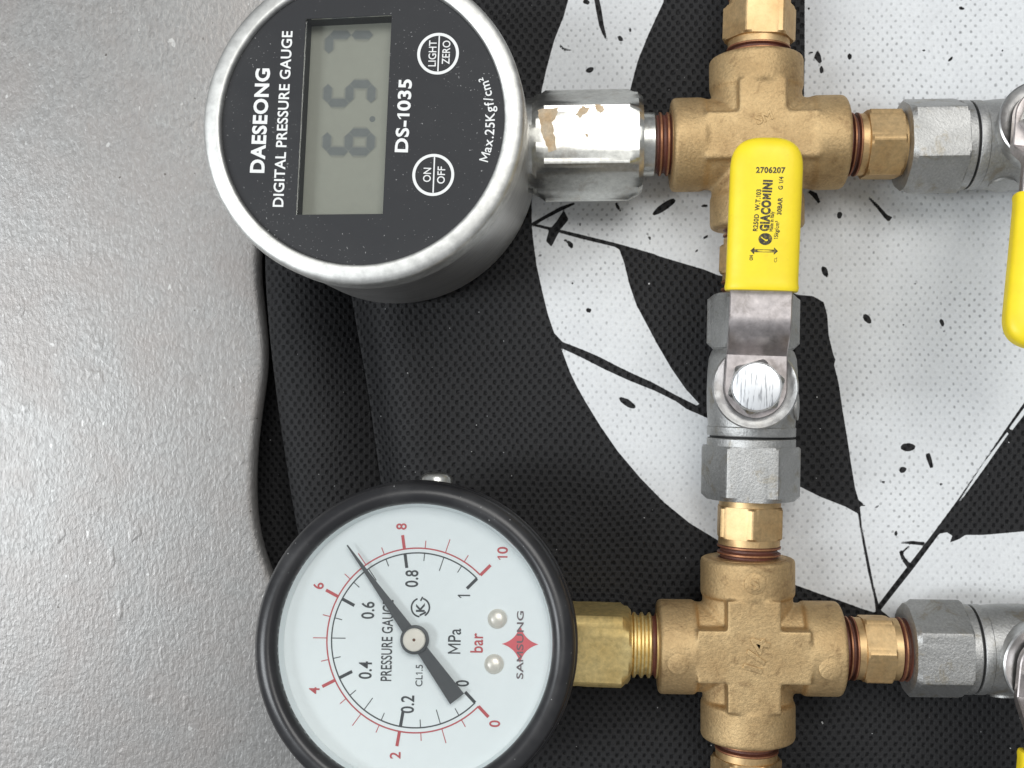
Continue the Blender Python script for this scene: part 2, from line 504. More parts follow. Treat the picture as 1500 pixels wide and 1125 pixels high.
for row, e in rows:
    for j, (x, y) in enumerate(row):
        d = max(0.0, x - (-125.0))
        z = zl - d * d / (2 * 900.0)
        z += 0.22 * math.sin(y * 0.03 + x * 0.02) + 0.05 * math.sin(y * 0.11 + 1.7 + x * 0.05)
        if j >= NC:
            jj = min(j - NC + 1, 12)
            z -= 2.2 * (1 - math.cos(jj / 12 * PI / 2))
        if j == NC + 12: z -= 1.5
        if j == NC + 13: z -= 22
        mb.v.append(Vector((x, y, z)))
w = len(rows[0][0])
for i in range(len(rows) - 1):
    for j in range(w - 1):
        mb.f.append([i * w + j, (i + 1) * w + j, (i + 1) * w + j + 1, i * w + j + 1]); mb.mi.append(0)
o = mb.build('painted_ledge', 'silver_paint', None, 80); o['kind'] = 'structure'

# ------------------------------------------------------------------ bag with print
CREASE = [(500, -400), (500, 0), (496, 250), (503, 380), (524, 500), (541, 600), (554, 700), (563, 760), (600, 950), (640, 1125), (700, 1500)]
BEDGE = [(430, -400), (425, 0), (402, 250), (386, 380), (392, 470), (400, 560), (418, 680), (435, 780), (452, 860), (480, 1000), (520, 1125), (600, 1500)]

def blob(cx, cy, rx, ry, ang=0, n=12, jit=0.18):
    a0 = math.radians(ang); out = []
    for i in range(n):
        t = 2 * PI * i / n
        k = 1 + random.uniform(-jit, jit)
        x, y = rx * math.cos(t) * k, ry * math.sin(t) * k
        out.append((cx + x * math.cos(a0) + y * math.sin(a0), cy - x * math.sin(a0) + y * math.cos(a0)))
    return out
def stroke(pts, ws):
    L = []; R = []
    for i, (x, y) in enumerate(pts):
        a = pts[max(0, i - 1)]; c = pts[min(len(pts) - 1, i + 1)]
        dx, dy = c[0] - a[0], c[1] - a[1]; q = math.hypot(dx, dy)
        nx, ny = -dy / q, dx / q
        L.append((x + nx * ws[i] / 2, y + ny * ws[i] / 2)); R.append((x - nx * ws[i] / 2, y - ny * ws[i] / 2))
    return L + R[::-1]

WHITE = [
    # tall swoosh at the top, and everything above the long crack, running under the fittings to the right edge
    [(840, -250), (838, -20), (826, 25), (812, 60), (801, 100), (794, 130), (787, 180), (781, 240), (779, 290), (779, 330), (905, 358), (960, 374), (1030, 395),
     (1052, 404), (1120, 416), (1168, 432), (1190, 434), (1206, 443), (1211, 462), (1213, 492), (1220, 520), (1223, 527), (1221, 534), (1228, 562), (1234, 603),
     (1240, 640), (1246, 680), (1252, 715), (1257, 732), (1268, 741), (1259, 741), (1262, 770), (1270, 812), (1279, 858), (1286, 884), (1330, 826), (1368, 776),
     (1400, 733), (1450, 662), (1498, 592), (1560, 500), (1760, 300), (1760, -250), (1178, -250), (1178, 0), (1178, 76), (1176, 180), (1100, 225), (990, 215), (914, 205), (917, 170), (924, 128), (934, 90), (950, 50), (972, 2), (990, -250)],
    # middle band of the swoosh, under the long crack
    [(779, 331), (800, 336), (850, 350), (900, 362), (907, 366), (914, 385), (922, 418), (932, 447), (945, 472), (962, 504), (983, 540), (1004, 570), (1024, 592),
     (1020, 594), (990, 579), (955, 560), (930, 549), (905, 537), (880, 524), (862, 516), (845, 509), (824, 501), (812, 488), (803, 462), (794, 425), (786, 388), (781, 350)],
    # lower band: from the tip by the gauge down under the valve to the right
    [(822, 510), (850, 523), (885, 541), (920, 557), (960, 573), (990, 588), (1005, 599), (1035, 612), (1090, 655), (1168, 711), (1200, 727), (1238, 742), (1256, 752),
     (1262, 790), (1270, 835), (1280, 878), (1282, 897), (1262, 891), (1235, 881), (1200, 869), (1164, 856), (1110, 830), (1048, 789), (1010, 766), (972, 735), (938, 700), (905, 661), (880, 625),
     (858, 589), (845, 566), (835, 545)],
    # right field under the black wedge
    [(1289, 893), (1335, 834), (1374, 781), (1385, 779), (1393, 784), (1389, 794), (1403, 789), (1412, 783), (1440, 783), (1500, 778), (1760, 768), (1760, 960), (1500, 962), (1400, 950), (1330, 925)],
]
BLACK = [
    stroke([(779, 330), (800, 318), (822, 306), (842, 298)], [5, 5, 6, 3]),
    [(826, 308), (833, 322), (820, 338), (808, 362), (800, 354), (804, 338), (815, 325)],
    stroke([(779, 329), (840, 344), (905, 360), (960, 375)], [4, 5, 5, 4]),
    stroke([(872, -10), (877, 15), (881, 38), (885, 50), (889, 61)], [7, 8, 7, 5, 1]),
    blob(859, 4, 6, 4, -20), blob(923, 44, 2, 3.5, 20), blob(909, 57, 5.5, 3.5, -45),
    stroke([(820, 67), (826, 73), (837, 74)], [3, 4, 2]), blob(864, 103, 6, 4, 20),
    [(1196, 74), (1201, 83), (1203, 93), (1199, 95), (1191, 86)], blob(1202, 104, 3, 6, 10), blob(1243, 85, 3, 5), blob(1186, 79, 4, 1.6, 20), blob(1184, 14, 2, 2),
    blob(972, 304, 20, 5.5, 34, 16, 0.08), stroke([(902, 297), (905, 304), (909, 310)], [3, 5, 2]), blob(1032, 302, 5, 2.2, 5), blob(850, 329, 1.7, 3.4), blob(836, 359, 3.5, 6, 25),
    stroke([(826, 352), (833, 355), (838, 364)], [3, 4, 4]), blob(1033, 348, 5, 2, 30), blob(1020, 368, 2.5, 1.8, 30), blob(951, 349, 2, 3.5, 30),
    stroke([(1184, 280), (1193, 286), (1200, 298)], [4, 8, 4]), blob(1229, 315, 4, 5), blob(1208, 398, 4, 9, 20), blob(838, 415, 2.6, 1.6, -30), blob(791, 375, 3, 1.5, 10),
    blob(862, 455, 4, 3.6), blob(919, 590, 14, 5, -32, 14, 0.1), blob(948, 343, 1.6, 3.0, 15),
    stroke([(1272, 290), (1285, 303), (1297, 317), (1304, 322)], [3, 5, 6, 9]), blob(1270, 467, 8.5, 4.5, -52), blob(1380, 472, 3, 6, 15), blob(1383.5, 485, 1.8, 1.8), blob(1324, 476, 1.8, 1.8), blob(1340, 416, 1.7, 1.7),
    blob(1391, 88, 5, 2.2, 45), blob(1407, 14, 4.5, 2.5, -10), blob(1352, 75, 3, 1.8, -20), blob(1466, 76, 1.6, 2.4),
    blob(1329, 655, 11, 6, 0, 14, 0.06), stroke([(1358, 664), (1361, 674), (1364, 685)], [7, 7, 5]), blob(1321, 688, 6, 4.5, 35), blob(1293, 706, 2.5, 2.2), blob(1377, 709, 2.5, 2), blob(1284, 742, 3.4, 1.6, 25), blob(1311, 781, 2.2, 4),
    stroke([(1318, 794), (1334, 794), (1353, 796)], [2, 5, 5]), stroke([(1317, 806), (1322, 818), (1330, 828)], [4, 6, 7]), stroke([(1331, 799), (1322, 806), (1320, 812)], [2, 3, 3]),
    blob(1245, 604, 1.6, 1.6), blob(1268, 607, 1.6, 1.2),
    # lining line beside the wedge at the right edge
    [(1406, 737), (1440, 690), (1478, 635), (1500, 605), (1560, 520), (1760, 320), (1760, 760), (1500, 777), (1440, 782), (1400, 780), (1376, 778)],
]
WHITE_AGAIN = [stroke([(1404, 734), (1440, 683), (1476, 634)], [1.5, 5, 3]), stroke([(1480, 629), (1500, 602), (1512, 586)], [5, 6, 3]), blob(823, 336, 2.2, 1.8)]

def to_mm(poly): return np.array([[W(x, y, 0).x, W(x, y, 0).y] for x, y in poly])
def poly_sdf(P, Q, pad=4.0):
    """signed distance (negative inside) of points P to polygon Q; far points get +pad"""
    lo = Q.min(0) - pad; hi = Q.max(0) + pad
    sel = np.where((P[:, 0] > lo[0]) & (P[:, 0] < hi[0]) & (P[:, 1] > lo[1]) & (P[:, 1] < hi[1]))[0]
    out = np.full(len(P), pad, np.float32)
    if len(sel) == 0: return out
    p = P[sel]; d2 = np.full(len(sel), 1e9); ins = np.zeros(len(sel), bool)
    A = Q; B = np.roll(Q, -1, 0)
    for a, c in zip(A, B):
        e = c - a; q = p - a
        t = np.clip((q @ e) / max(1e-12, e @ e), 0, 1)
        r = q - t[:, None] * e
        d2 = np.minimum(d2, (r * r).sum(1))
        cond = (a[1] > p[:, 1]) != (c[1] > p[:, 1])
        if a[1] != c[1]:
            xi = a[0] + (p[:, 1] - a[1]) / (c[1] - a[1]) * e[0]
            ins ^= cond & (p[:, 0] < xi)
    d = np.sqrt(d2); d[ins] *= -1
    out[sel] = np.minimum(d, pad)
    return out

def smooth_curve(pts, z):
    ys = np.linspace(-400, 1500, 381)
    xs = np.interp(ys, [p[1] for p in pts], [p[0] for p in pts])
    k = np.exp(-0.5 * (np.arange(-20, 21) / 8.0) ** 2); k /= k.sum()
    xs = np.convolve(np.pad(xs, 20, mode='edge'), k, mode='valid')
    P = np.array([[W(x, y, z).x, W(x, y, z).y] for x, y in zip(xs, ys)])
    return P[::-1]                      # rising y
cre = smooth_curve(CREASE, -5.0)
bed = smooth_curve(BEDGE, -10.0)
def cre_x(y): return np.interp(y, cre[:, 1], cre[:, 0])
def bed_x(y): return np.interp(y, bed[:, 1], bed[:, 0])
def wobble(x, y):
    return (0.45 * np.sin(x * 0.052 + 0.6) * np.sin(y * 0.047 + 1.1) + 0.22 * np.sin(x * 0.13 + y * 0.09) + 0.12 * np.sin(y * 0.21 - x * 0.17 + 2.0))

Y0, Y1, XR = -118.0, 122.0, 128.0
ny, nx = 585, 460
yy = np.linspace(Y0, Y1, ny); tt = np.linspace(0, 1, nx)
cxr = cre_x(yy)
X = cxr[:, None] + (XR - cxr[:, None]) * tt[None, :]
Yg = np.repeat(yy[:, None], nx, 1)
dist = X - cxr[:, None]
Z = wobble(X, Yg) - 7.5 * np.exp(-(dist / 4.6) ** 1.5) + 0.5
Z += 0.8 * np.exp(-((dist - 11) / 7.0) ** 2)
P2 = np.stack([X.ravel(), Yg.ravel()], 1)
dw = np.full(len(P2), 4.0, np.float32)
for q in WHITE: dw = np.minimum(dw, poly_sdf(P2, to_mm(q)))
for q in BLACK: dw = np.maximum(dw, -poly_sdf(P2, to_mm(q)))
for q in WHITE_AGAIN: dw = np.minimum(dw, poly_sdf(P2, to_mm(q)))

bagM = Matrix.Translation(W(900, 560, 0) + Vector((0, 0, -26)))
bag = thing('fabric_bag', 'black woven fabric bag with cracked white splatter print under the brass fittings', 'bag', bagM)
def grid_mesh(name, X, Y, Z, mat, parent, attr=None):
    ny, nx = X.shape
    co = np.stack([X.ravel(), Y.ravel(), Z.ravel()], 1) - np.array(bagM.translation)
    co = (co * MM).astype(np.float32)
    idx = np.arange(ny * nx).reshape(ny, nx)
    q = np.stack([idx[:-1, :-1], idx[:-1, 1:], idx[1:, 1:], idx[1:, :-1]], -1).reshape(-1, 4)
    me = bpy.data.meshes.new(name)
    me.vertices.add(len(co)); me.vertices.foreach_set('co', co.ravel())
    me.loops.add(q.size); me.loops.foreach_set('vertex_index', q.ravel().astype(np.int32))
    me.polygons.add(len(q)); me.polygons.foreach_set('loop_start', np.arange(0, q.size, 4, dtype=np.int32))
    me.polygons.foreach_set('loop_total', np.full(len(q), 4, np.int32))
    me.polygons.foreach_set('use_smooth', np.ones(len(q), bool))
    me.materials.append(M[mat])
    me.update(calc_edges=True)
    if attr is not None:
        at = me.attributes.new('print_distance', 'FLOAT', 'POINT'); at.data.foreach_set('value', attr.astype(np.float32))
    o = bpy.data.objects.new(name, me); COL.objects.link(o); o.parent = parent
    return o
grid_mesh('front_panel', X, Yg, Z, 'fabric_print', bag, dw)

# side gusset: from the crease over a soft bulge and down to the back panel
ny2, nx2 = 260, 60
yy2 = np.linspace(Y0, Y1, ny2); s = np.linspace(0, 1, nx2)
c2 = cre_x(yy2)[:, None]; b2 = bed_x(yy2)[:, None]
prof_x = np.where(s < 0.8, s / 0.8, 1.0)
Xs = c2 + (b2 - c2) * np.where(s < 0.75, s / 0.75 * 0.93, 0.93 + 0.07 * np.sin((s - 0.75) / 0.25 * PI / 2))[None, :]
zz = -9.0 + 7.0 * np.sin(np.clip(s / 0.5, 0, 1) * PI / 2) - np.where(s > 0.55, ((s - 0.55) / 0.45) ** 2.2 * 18.0, 0)
Ys = np.repeat(yy2[:, None], nx2, 1)
Zs = zz[None, :] + 0.5 * wobble(Xs * 2.2, Ys * 1.3)
grid_mesh('side_gusset', Xs[:, ::-1], Ys, Zs[:, ::-1], 'fabric', bag)
# back panel, lying lower and showing in the gap beside the ledge
Xb, Yb = np.meshgrid(np.linspace(-98, XR, 120), np.linspace(Y0, Y1, 120))
Zb = -21.5 + 1.2 * np.sin(Yb * 0.08 + Xb * 0.15)
grid_mesh('back_panel', Xb, Yb, Zb, 'fabric', bag)

# ------------------------------------------------------------------ pipe fittings
ZA = 11.0                                   # height of the pipe axes above the bag

def thread_profile(r, x0, x1, pitch=1.337, depth=0.75, crest=0.32):
    pts = []; mi = []
    n = max(1, int(round(abs(x1 - x0) / pitch))); st = (x1 - x0) / n
    for i in range(n):
        a = x0 + st * i
        pts += [(r - depth, a), (r - depth, a + st * 0.30), (r, a + st * 0.52), (r, a + st * (0.52 + crest * 0.75)), (r - depth, a + st * 0.999)]
        mi += [1, 1, 0, 1, 1]
    return pts, mi[:len(pts) - 1]

def pipe_cross(center, xdir, label, emboss, arm=19.0, pockets=True):
    C = W(center[0], center[1], ZA)
    F_ = frame(C, xdir)
    t = thing('pipe_cross', label, 'pipe fitting', F_, 'cast brass crosses of the test manifold')
    mb = MB()
    def cyl(r, x0, x1, e=0.7): return [(r - e, x0), (r - e * 0.3, x0 + e * 0.3), (r, x0 + e), (r, x1 - e), (r - e * 0.3, x1 - e * 0.3), (r - e, x1)]
    for k in range(2):
        A = Matrix.Rotation(PI / 2 * k, 4, 'Z') @ AX
        mb.lathe(cyl(8.5, -arm + 2, arm - 2), 64, Matrix.Rotation(PI / 2 * k, 4, 'Z') @ Matrix.Diagonal((1, 1.125, 0.80 if pockets else 1.09, 1)) @ AX)
        mb.lathe(cyl(9.95, -arm, -11.1), 64, A)
        mb.lathe(cyl(9.95, 11.1, arm), 64, A)
        R = Matrix.Rotation(PI / 2 * k, 4, 'Z')
        mb.box((-11.6, -5.4, -9.75), (11.6, 5.4, 9.75), R) if pockets else mb.box((-11.6, -5.0, -9.45), (11.6, 5.0, 9.45), R)
    o = mb.build('body', 'brass_cast', t, 0)
    rm = o.modifiers.new('remesh', 'REMESH'); rm.mode = 'VOXEL'; rm.voxel_size = 0.30 * MM; rm.use_smooth_shade = True
    sm = o.modifiers.new('smooth', 'SMOOTH'); sm.factor = 0.5; sm.iterations = 3 if pockets else 22
    # sunken throat ring where each thread enters
    for k in range(4):
        A = Matrix.Rotation(PI / 2 * k, 4, 'Z') @ AX
        MB().lathe([(6.2, arm - 0.35), (8.3, arm - 0.3), (8.3, arm + 0.06), (7.9, arm + 0.12), (6.2, arm + 0.1)], 48, A, close=False).build('port_rim', 'brass_hex', t)
    emboss(t, arm)
    return t

def emb_text(t, body, start, ang, length, cap, z, name='cast_mark', bold=0.03):
    cu = bpy.data.curves.new('mark', 'FONT'); cu.body = body; cu.offset = bold; cu.extrude = 0.12; cu.bevel_depth = 0.03; cu.bevel_resolution = 1
    ob = bpy.data.objects.new('mark', cu); COL.objects.link(ob)
    dg = bpy.context.evaluated_depsgraph_get(); dg.update()
    me = bpy.data.meshes.new_from_object(ob.evaluated_get(dg))
    vv = [tuple(p.co) for p in me.vertices]; ff = [tuple(p.vertices) for p in me.polygons]
    bpy.data.objects.remove(ob); bpy.data.curves.remove(cu); bpy.data.meshes.remove(me)
    x0 = min(p[0] for p in vv); x1 = max(p[0] for p in vv)
    T = Matrix.Translation((start[0], start[1], z)) @ Matrix.Rotation(ang, 4, 'Z')
    mb = MB().add([((p[0] - x0) * length / (x1 - x0), p[1] * cap / CAP, p[2] * 1.6) for p in vv], ff, T)
    return mb.build(name, 'brass_cast', t, 40)

def emboss_upper(t, arm):
    emb_text(t, 'SM', (-1.3, 1.9), 0.35, 3.6, 2.0, 9.36, bold=0.0)
def emboss_lower(t, arm):
    emb_text(t, '1/4', (1.2, -3.2), math.radians(74), 7.0, 3.6, 9.86, bold=0.004)
    def disc(x, y, r, zc, ax):
        A = Matrix.Translation((x, y, 0))
        MB().lathe([(0.05, zc - 0.6), (r, zc - 0.6), (r, zc + 0.12), (r - 0.3, zc + 0.26), (0.05, zc + 0.26)], 36, A).build('cast_button', 'brass_cast', t)
    disc(-15.6, -1.4, 2.2, 9.75, 0); disc(15.3, -1.9, 2.3, 9.72, 0); disc(0.1, 15.2, 2.2, 9.85, 1)
    emb_text(t, 'S', (-0.9, 14.2), 0, 1.8, 2.0, 10.05)

UC = (1108, 211); LC = (1095, 948)
cu_ = pipe_cross(UC, (1, 0.004, 0), 'cast brass cross fitting half covered by the yellow lever tip', emboss_upper, 18.3, False)
cl_ = pipe_cross(LC, (1, 0.0, 0), 'cast brass cross fitting embossed 1/4, screwed to the round dial gauge', emboss_lower, 19.2)

def nipple(pA, pB, hA, hB, apo, label, zrot=0.0, rth=6.55, mats=('brass_hex', 'brass_sealed')):
    """hex nipple along pA -> pB (photo pixels on the axis plane); hA, hB: start and end of the hex along the axis in mm"""
    a = W(pA[0], pA[1], ZA); b = W(pB[0], pB[1], ZA)
    L = (b - a).length
    t = thing('hex_nipple', label, 'pipe fitting', frame(a, b - a), 'brass hex nipples between the fittings')
    rot = PI / 2 if False else 0.0
    f = ngon_radius(apo, 6, rot + zrot)
    R = apo / math.cos(PI / 6)
    MB().polar([(hA, apo * 0.95), (hA + 0.1, apo * 1.06), (hA + 0.5, R), (hB - 0.5, R), (hB - 0.1, apo * 1.06), (hB, apo * 0.95)], f, 144, AX).build('hex', mats[0], t, 16)
    # turned neck and sealed thread at each end, entering the neighbours
    MB().lathe([(6.0, hA - 1.5), (rth - 0.05, hA - 1.35), (rth - 0.05, hA + 0.2)], 60, AX, close=False).build('neck', mats[0], t)
    MB().lathe([(rth - 0.05, hB - 0.2), (rth - 0.05, hB + 1.35), (6.0, hB + 1.5)], 60, AX, close=False).build('neck', mats[0], t)
    for x0, x1 in ((-4.0, hA - 1.2), (hB + 1.2, L + 4.0)):
        pr, mi = thread_profile(rth + 0.15, x0, x1)
        MB().lathe(pr, 60, AX, mi).build('thread', ['brass_sealed', 'sealant'], t)
    return t

# ---- ball valve
def ball_valve(F_, label, lever_deg, handle_marks, sleeve=0.0):
    """local X runs along the pipe with the union hex on -X; the stem stands on +Z"""
    t = thing('ball_valve', label, 'valve', F_, 'ball valves with yellow levers')
    # union hex
    apo = 9.1; R = apo / math.cos(PI / 6)
    f = ngon_radius(apo, 6, 0.0, 60)
    MB().polar([(-24.0, apo * 0.95), (-23.9, apo * 1.03), (-23.0, R), (-12.9, R), (-12.5, apo * 1.10)], f, 144, AX).build('union_hex', 'nickel', t, 16)
    # body with grooved collar, swelling ball chamber and hexagonal far end
    mb = MB()
    mb.lathe([(8.6, -12.6), (9.35, -12.5), (9.35, -11.0), (9.25, -10.85), (8.5, -10.8), (8.5, -10.35), (9.25, -10.3), (9.35, -10.1), (9.35, -8.5), (9.15, -8.3),
              (9.2, -7.6), (9.45, -5.0), (9.55, -1.0), (9.45, 3.5), (9.2, 6.2), (8.7, 7.6), (8.2, 8.2)], 96, AX)
    f2 = ngon_radius(8.55, 6, 0.0, 60); R2 = 8.55 / math.cos(PI / 6)
    mb.polar([(8.0, 8.3), (8.4, 8.7), (9.4, R2), (18.8, R2), (19.8, 8.5), (20.0, 8.0)], f2, 144, AX)
    mb.build('body', 'nickel', t, 30)
    MB().lathe([(8.7, -10.78), (8.75, -10.7), (8.75, -10.4), (8.7, -10.36)], 72, AX, close=False).build('seal_ring', 'rubber', t)
    mb = MB().lathe([(2.6, 9.0), (2.8, 9.25), (2.8, 9.7), (2.0, 9.8)], 40, Matrix.Translation((-4.0, 0, 0)) @ Matrix.Rotation(PI * 0.44, 4, 'X'))
    mb.build('cast_boss', 'nickel', t)
    # stem boss with dished washer
    MB().lathe([(7.6, 4.0), (7.6, 12.3), (8.2, 12.5), (8.6, 12.9), (8.6, 13.5), (8.3, 13.75), (7.9, 13.6), (7.0, 13.3), (3.0, 13.3)], 84).build('washer', 'nickel_smooth', t, 40)
    # lever: flat ring round the stem, kink, rising strip
    G = Matrix.Rotation(math.radians(lever_deg), 4, 'Z')
    def strip_z(x):
        if x < 6.5: return 14.0
        if x < 13.0:
            q = (x - 6.5) / 6.5; q = q * q * (3 - 2 * q)
            return 14.0 + q * 7.2
        return 21.2 + (x - 13.0) * 0.03
    mb = MB(); th = 1.7
    xs = [-6.2 * math.cos(a) for a in np.linspace(0, PI / 2, 14)] + list(np.linspace(0.6, 24, 44))
    for x in xs:
        hw = math.sqrt(max(0.0, 6.2 ** 2 - x * x)) if x < 0 else 6.2 - 0.25 * min(1, x / 8)
        hw = max(hw, 0.05); z = strip_z(x)
        sl = (strip_z(x + 0.1) - strip_z(x - 0.1)) / 0.2; cn = math.sqrt(1 + sl * sl)
        dx, dz = -sl / cn * th, 1 / cn * th
        for yv, k in ((-hw, 0), (hw, 0), (hw, 0.88), (hw - 0.22, 1), (-hw + 0.22, 1), (-hw, 0.88)):
            yv = yv if hw > 0.3 else yv
            mb.v.append(G @ Vector((x + dx * k, yv, z + dz * k)))
    for i in range(len(xs) - 1):
        for j in range(6):
            j2 = (j + 1) % 6
            mb.f.append([i * 6 + j, (i + 1) * 6 + j, (i + 1) * 6 + j2, i * 6 + j2]); mb.mi.append(0)
    mb.build('lever', 'steel_lever', t, 35)
    # nut and scratched stem end
    fn = ngon_radius(5.0, 6, 0.3, 50)
    MB().polar([(15.6, 5.7), (15.8, 5.8), (18.2, 5.8), (18.9, 4.95)], fn, 96, G).build('stem_nut', 'nickel_smooth', t, 30)
    MB().lathe([(4.3, 18.8), (4.75, 18.85), (4.8, 19.2), (4.6, 19.55), (4.2, 19.65), (0.05, 19.7)], 60, G).build('stem_bolt', 'zinc', t, 30)
    # yellow sleeve
    mb = MB(); x0, x1 = 18.6 + sleeve, 48.3 + sleeve; n = 40; k = 48
    st = [x0, x0 + 0.25, x0 + 0.7] + list(np.linspace(x0 + 1.5, x1 - 7.0, 16)) + [x1 - 7.0 + 7.0 * math.sin(a) for a in np.linspace(0.12, PI / 2 - 0.02, 16)]
    hw0 = 7.0
    for i, x in enumerate(st):
        q = (x - x0) / (x1 - x0)
        hw = hw0 - 0.10 + 0.25 * math.exp(-((x - x0) / 1.2) ** 2); ht = 2.75 + 0.2 * math.exp(-((x - x0) / 1.2) ** 2)
        if x < x0 + 0.5: hw -= (x0 + 0.5 - x) * 0.5; ht -= (x0 + 0.5 - x) * 0.5
        u = max(0.0, (x - (x1 - 7.0)) / 7.0)
        e = (1 - u ** 3.0) ** (1 / 2.6) if u < 1 else 0.02
        e = max(e, 0.03); hw *= e; ht *= max(0.06, (1 - u ** 5) ** 0.5) if u > 0 else 1
        zc = strip_z(x) + th / 2 + 0.1 * math.sin(q * PI)
        for j in range(k):
            a = 2 * PI * j / k; p = 3.6
            ca, sa = math.cos(a), math.sin(a)
            rr = (abs(ca) ** p + abs(sa) ** p) ** (-1 / p)
            crown = 0.35 * (1 - (ca * rr) ** 2) if sa > 0 else 0
            mb.v.append(G @ Vector((x, hw * ca * rr, zc + (ht + crown * e) * sa * rr)))
    for i in range(len(st) - 1):
        for j in range(k):
            j2 = (j + 1) % k
            mb.f.append([i * k + j, (i + 1) * k + j, (i + 1) * k + j2, i * k + j2]); mb.mi.append(0)
    mb.f.append(list(range(k))); mb.mi.append(0)
    mb.f.append([(len(st) - 1) * k + j for j in range(k)][::-1]); mb.mi.append(0)
    hd = mb.build('handle_sleeve', 'yellow', t, 50)
    if handle_marks: handle_marks(t, G, lambda x, y: strip_z(x) + th / 2 + 0.1 * math.sin((x - x0) / (x1 - x0) * PI) + (2.75 + 0.35 * (1 - (y / 6.9) ** 2)) * (1 - abs(y / 6.9) ** 3.6) ** (1 / 3.6) + 0.05)
    return t

def drape(mb, obj_fn):
    for i, p in enumerate(mb.v): mb.v[i] = obj_fn(p)

# upright valve between the crosses
vb = W(1105, 567, ZA + 13.5)
axis_dir = W(UC[0], UC[1], ZA) - W(LC[0], LC[1], ZA)
roll = math.radians(-6.0)
vx = axis_dir.normalized()
p0 = W(1101.5, 567, ZA)
F_v = frame(p0, vx) @ Matrix.Rotation(roll, 4, 'X')
stem_x = (vb - p0).dot(vx)
F_v = F_v @ Matrix.Translation((stem_x, 0, 0))

def marks(t, G, ztop):
    """lettering printed on the sleeve; u = across to the picture's right, v = along the lever"""
    def place(mb, name):
        out = MB()
        for p in mb.v:
            x, y = p.y, -p.x
            out.v.append(G @ Vector((x, y, ztop(x, y))))
        out.f = mb.f; out.mi = [0] * len(mb.f)
        return out.build(name, 'ink', t, 0)
    U = lambda px: (px - 1122.0) * 0.133         # photo pixels on the sleeve -> mm
    V = lambda py: (432.0 - py) * 0.133 + 18.6
    up = PI / 2
    mb = MB(); add_text(mb, '2706207', (U(1106.5), V(264)), 0, 5.5, 1.05, 0, 0.035); place(mb, 'print_number')
    mb = MB(); add_text(mb, 'GIACOMINI', (U(1127.5), V(348)), up - 0.03, 9.8, 1.55, 0, 0.062); place(mb, 'print_maker')
    mb = MB(); add_text(mb, 'R250D  W.T.103', (U(1112), V(348)), up - 0.05, 8.0, 0.85, 0, 0.03)
    add_text(mb, 'Made in Italy', (U(1133.5), V(348)), up - 0.03, 3.8, 0.68, 0, 0.025)
    add_text(mb, '15kg/cm\u00b2', (U(1141), V(359)), up - 0.05, 3.5, 0.75, 0, 0.02)
    add_text(mb, '30BAR', (U(1144.5), V(324)), up - 0.03, 3.3, 0.8, 0, 0.035)
    add_text(mb, 'G 1/4', (U(1145), V(288)), up - 0.03, 2.5, 0.8, 0, 0.025)
    add_text(mb, 'ON', (U(1107), V(390)), up, 1.0, 0.6, 0, 0.04); add_text(mb, 'CL', (U(1141), V(392)), up, 1.0, 0.5, 0, 0.0)
    place(mb, 'print_lines')
    mb = MB(); c = (U(1123.5), V(359))
    mb.flat([(c[0] + 1.28 * math.cos(a), c[1] + 1.15 * math.sin(a)) for a in np.linspace(0, 2 * PI, 30)[:-1]])
    place(mb, 'print_emblem')
    mb = MB()
    sw = [(-0.75, 0.45), (-0.3, 0.1), (0.15, -0.12), (0.5, -0.05), (0.45, -0.35), (0.1, -0.42), (-0.3, -0.12), (-0.8, 0.25)]
    mb.flat([(c[0] + x, c[1] + y) for x, y in sw])
    out = MB()
    for p in mb.v: out.v.append(G @ Vector((p.y, -p.x, ztop(p.y, -p.x) + 0.03)))
    out.f = mb.f; out.mi = [0]; out.build('print_swoosh', 'yellow', t, 0)
    mb = MB(); y0 = V(376)
    a0, a1 = U(1103), U(1142)
    mb.flat([(a0, y0), (a0 + 0.75, y0 + 0.7), (a0 + 0.75, y0 + 0.27), (a1 - 0.75, y0 + 0.27), (a1 - 0.75, y0 + 0.7), (a1, y0),
             (a1 - 0.75, y0 - 0.7), (a1 - 0.75, y0 - 0.27), (a0 + 0.75, y0 - 0.27), (a0 + 0.75, y0 - 0.7)])
    mb.flat([(a0 + 0.8, y0 - 0.27), (a0 + 0.8, y0 + 0.27), (a0 + 1.3, y0 + 0.3), (a0 + 1.3, y0 - 0.3)], 0.004)
    place(mb, 'print_arrow')

v_mid = ball_valve(F_v, 'ball valve standing between the two brass crosses, yellow lever printed in black', -1.2, marks)

# right-hand valves, levers turned across the pipe
for (bx, by, hexy, lab, dg, slv) in ((1528, 178, 212.5, 'ball valve on the arm of the cross half covered by the yellow lever tip', -98.5, 0.0),
                                (1535, 976, 951, 'ball valve on the arm of the cross embossed 1/4', -97.0, -3.6)):
    b_ = W(bx, by, ZA + 13.5); a_ = W(1450, hexy, ZA)
    Fv = frame(Vector((b_.x, a_.y, ZA)), (1, 0, 0))
    Fv = Fv @ Matrix.Rotation(-math.atan2((b_.y - a_.y), 13.5), 4, 'X')
    ball_valve(Fv, lab, dg, None, slv)

# nipples
uc = W(UC[0], UC[1], ZA); lc = W(LC[0], LC[1], ZA)
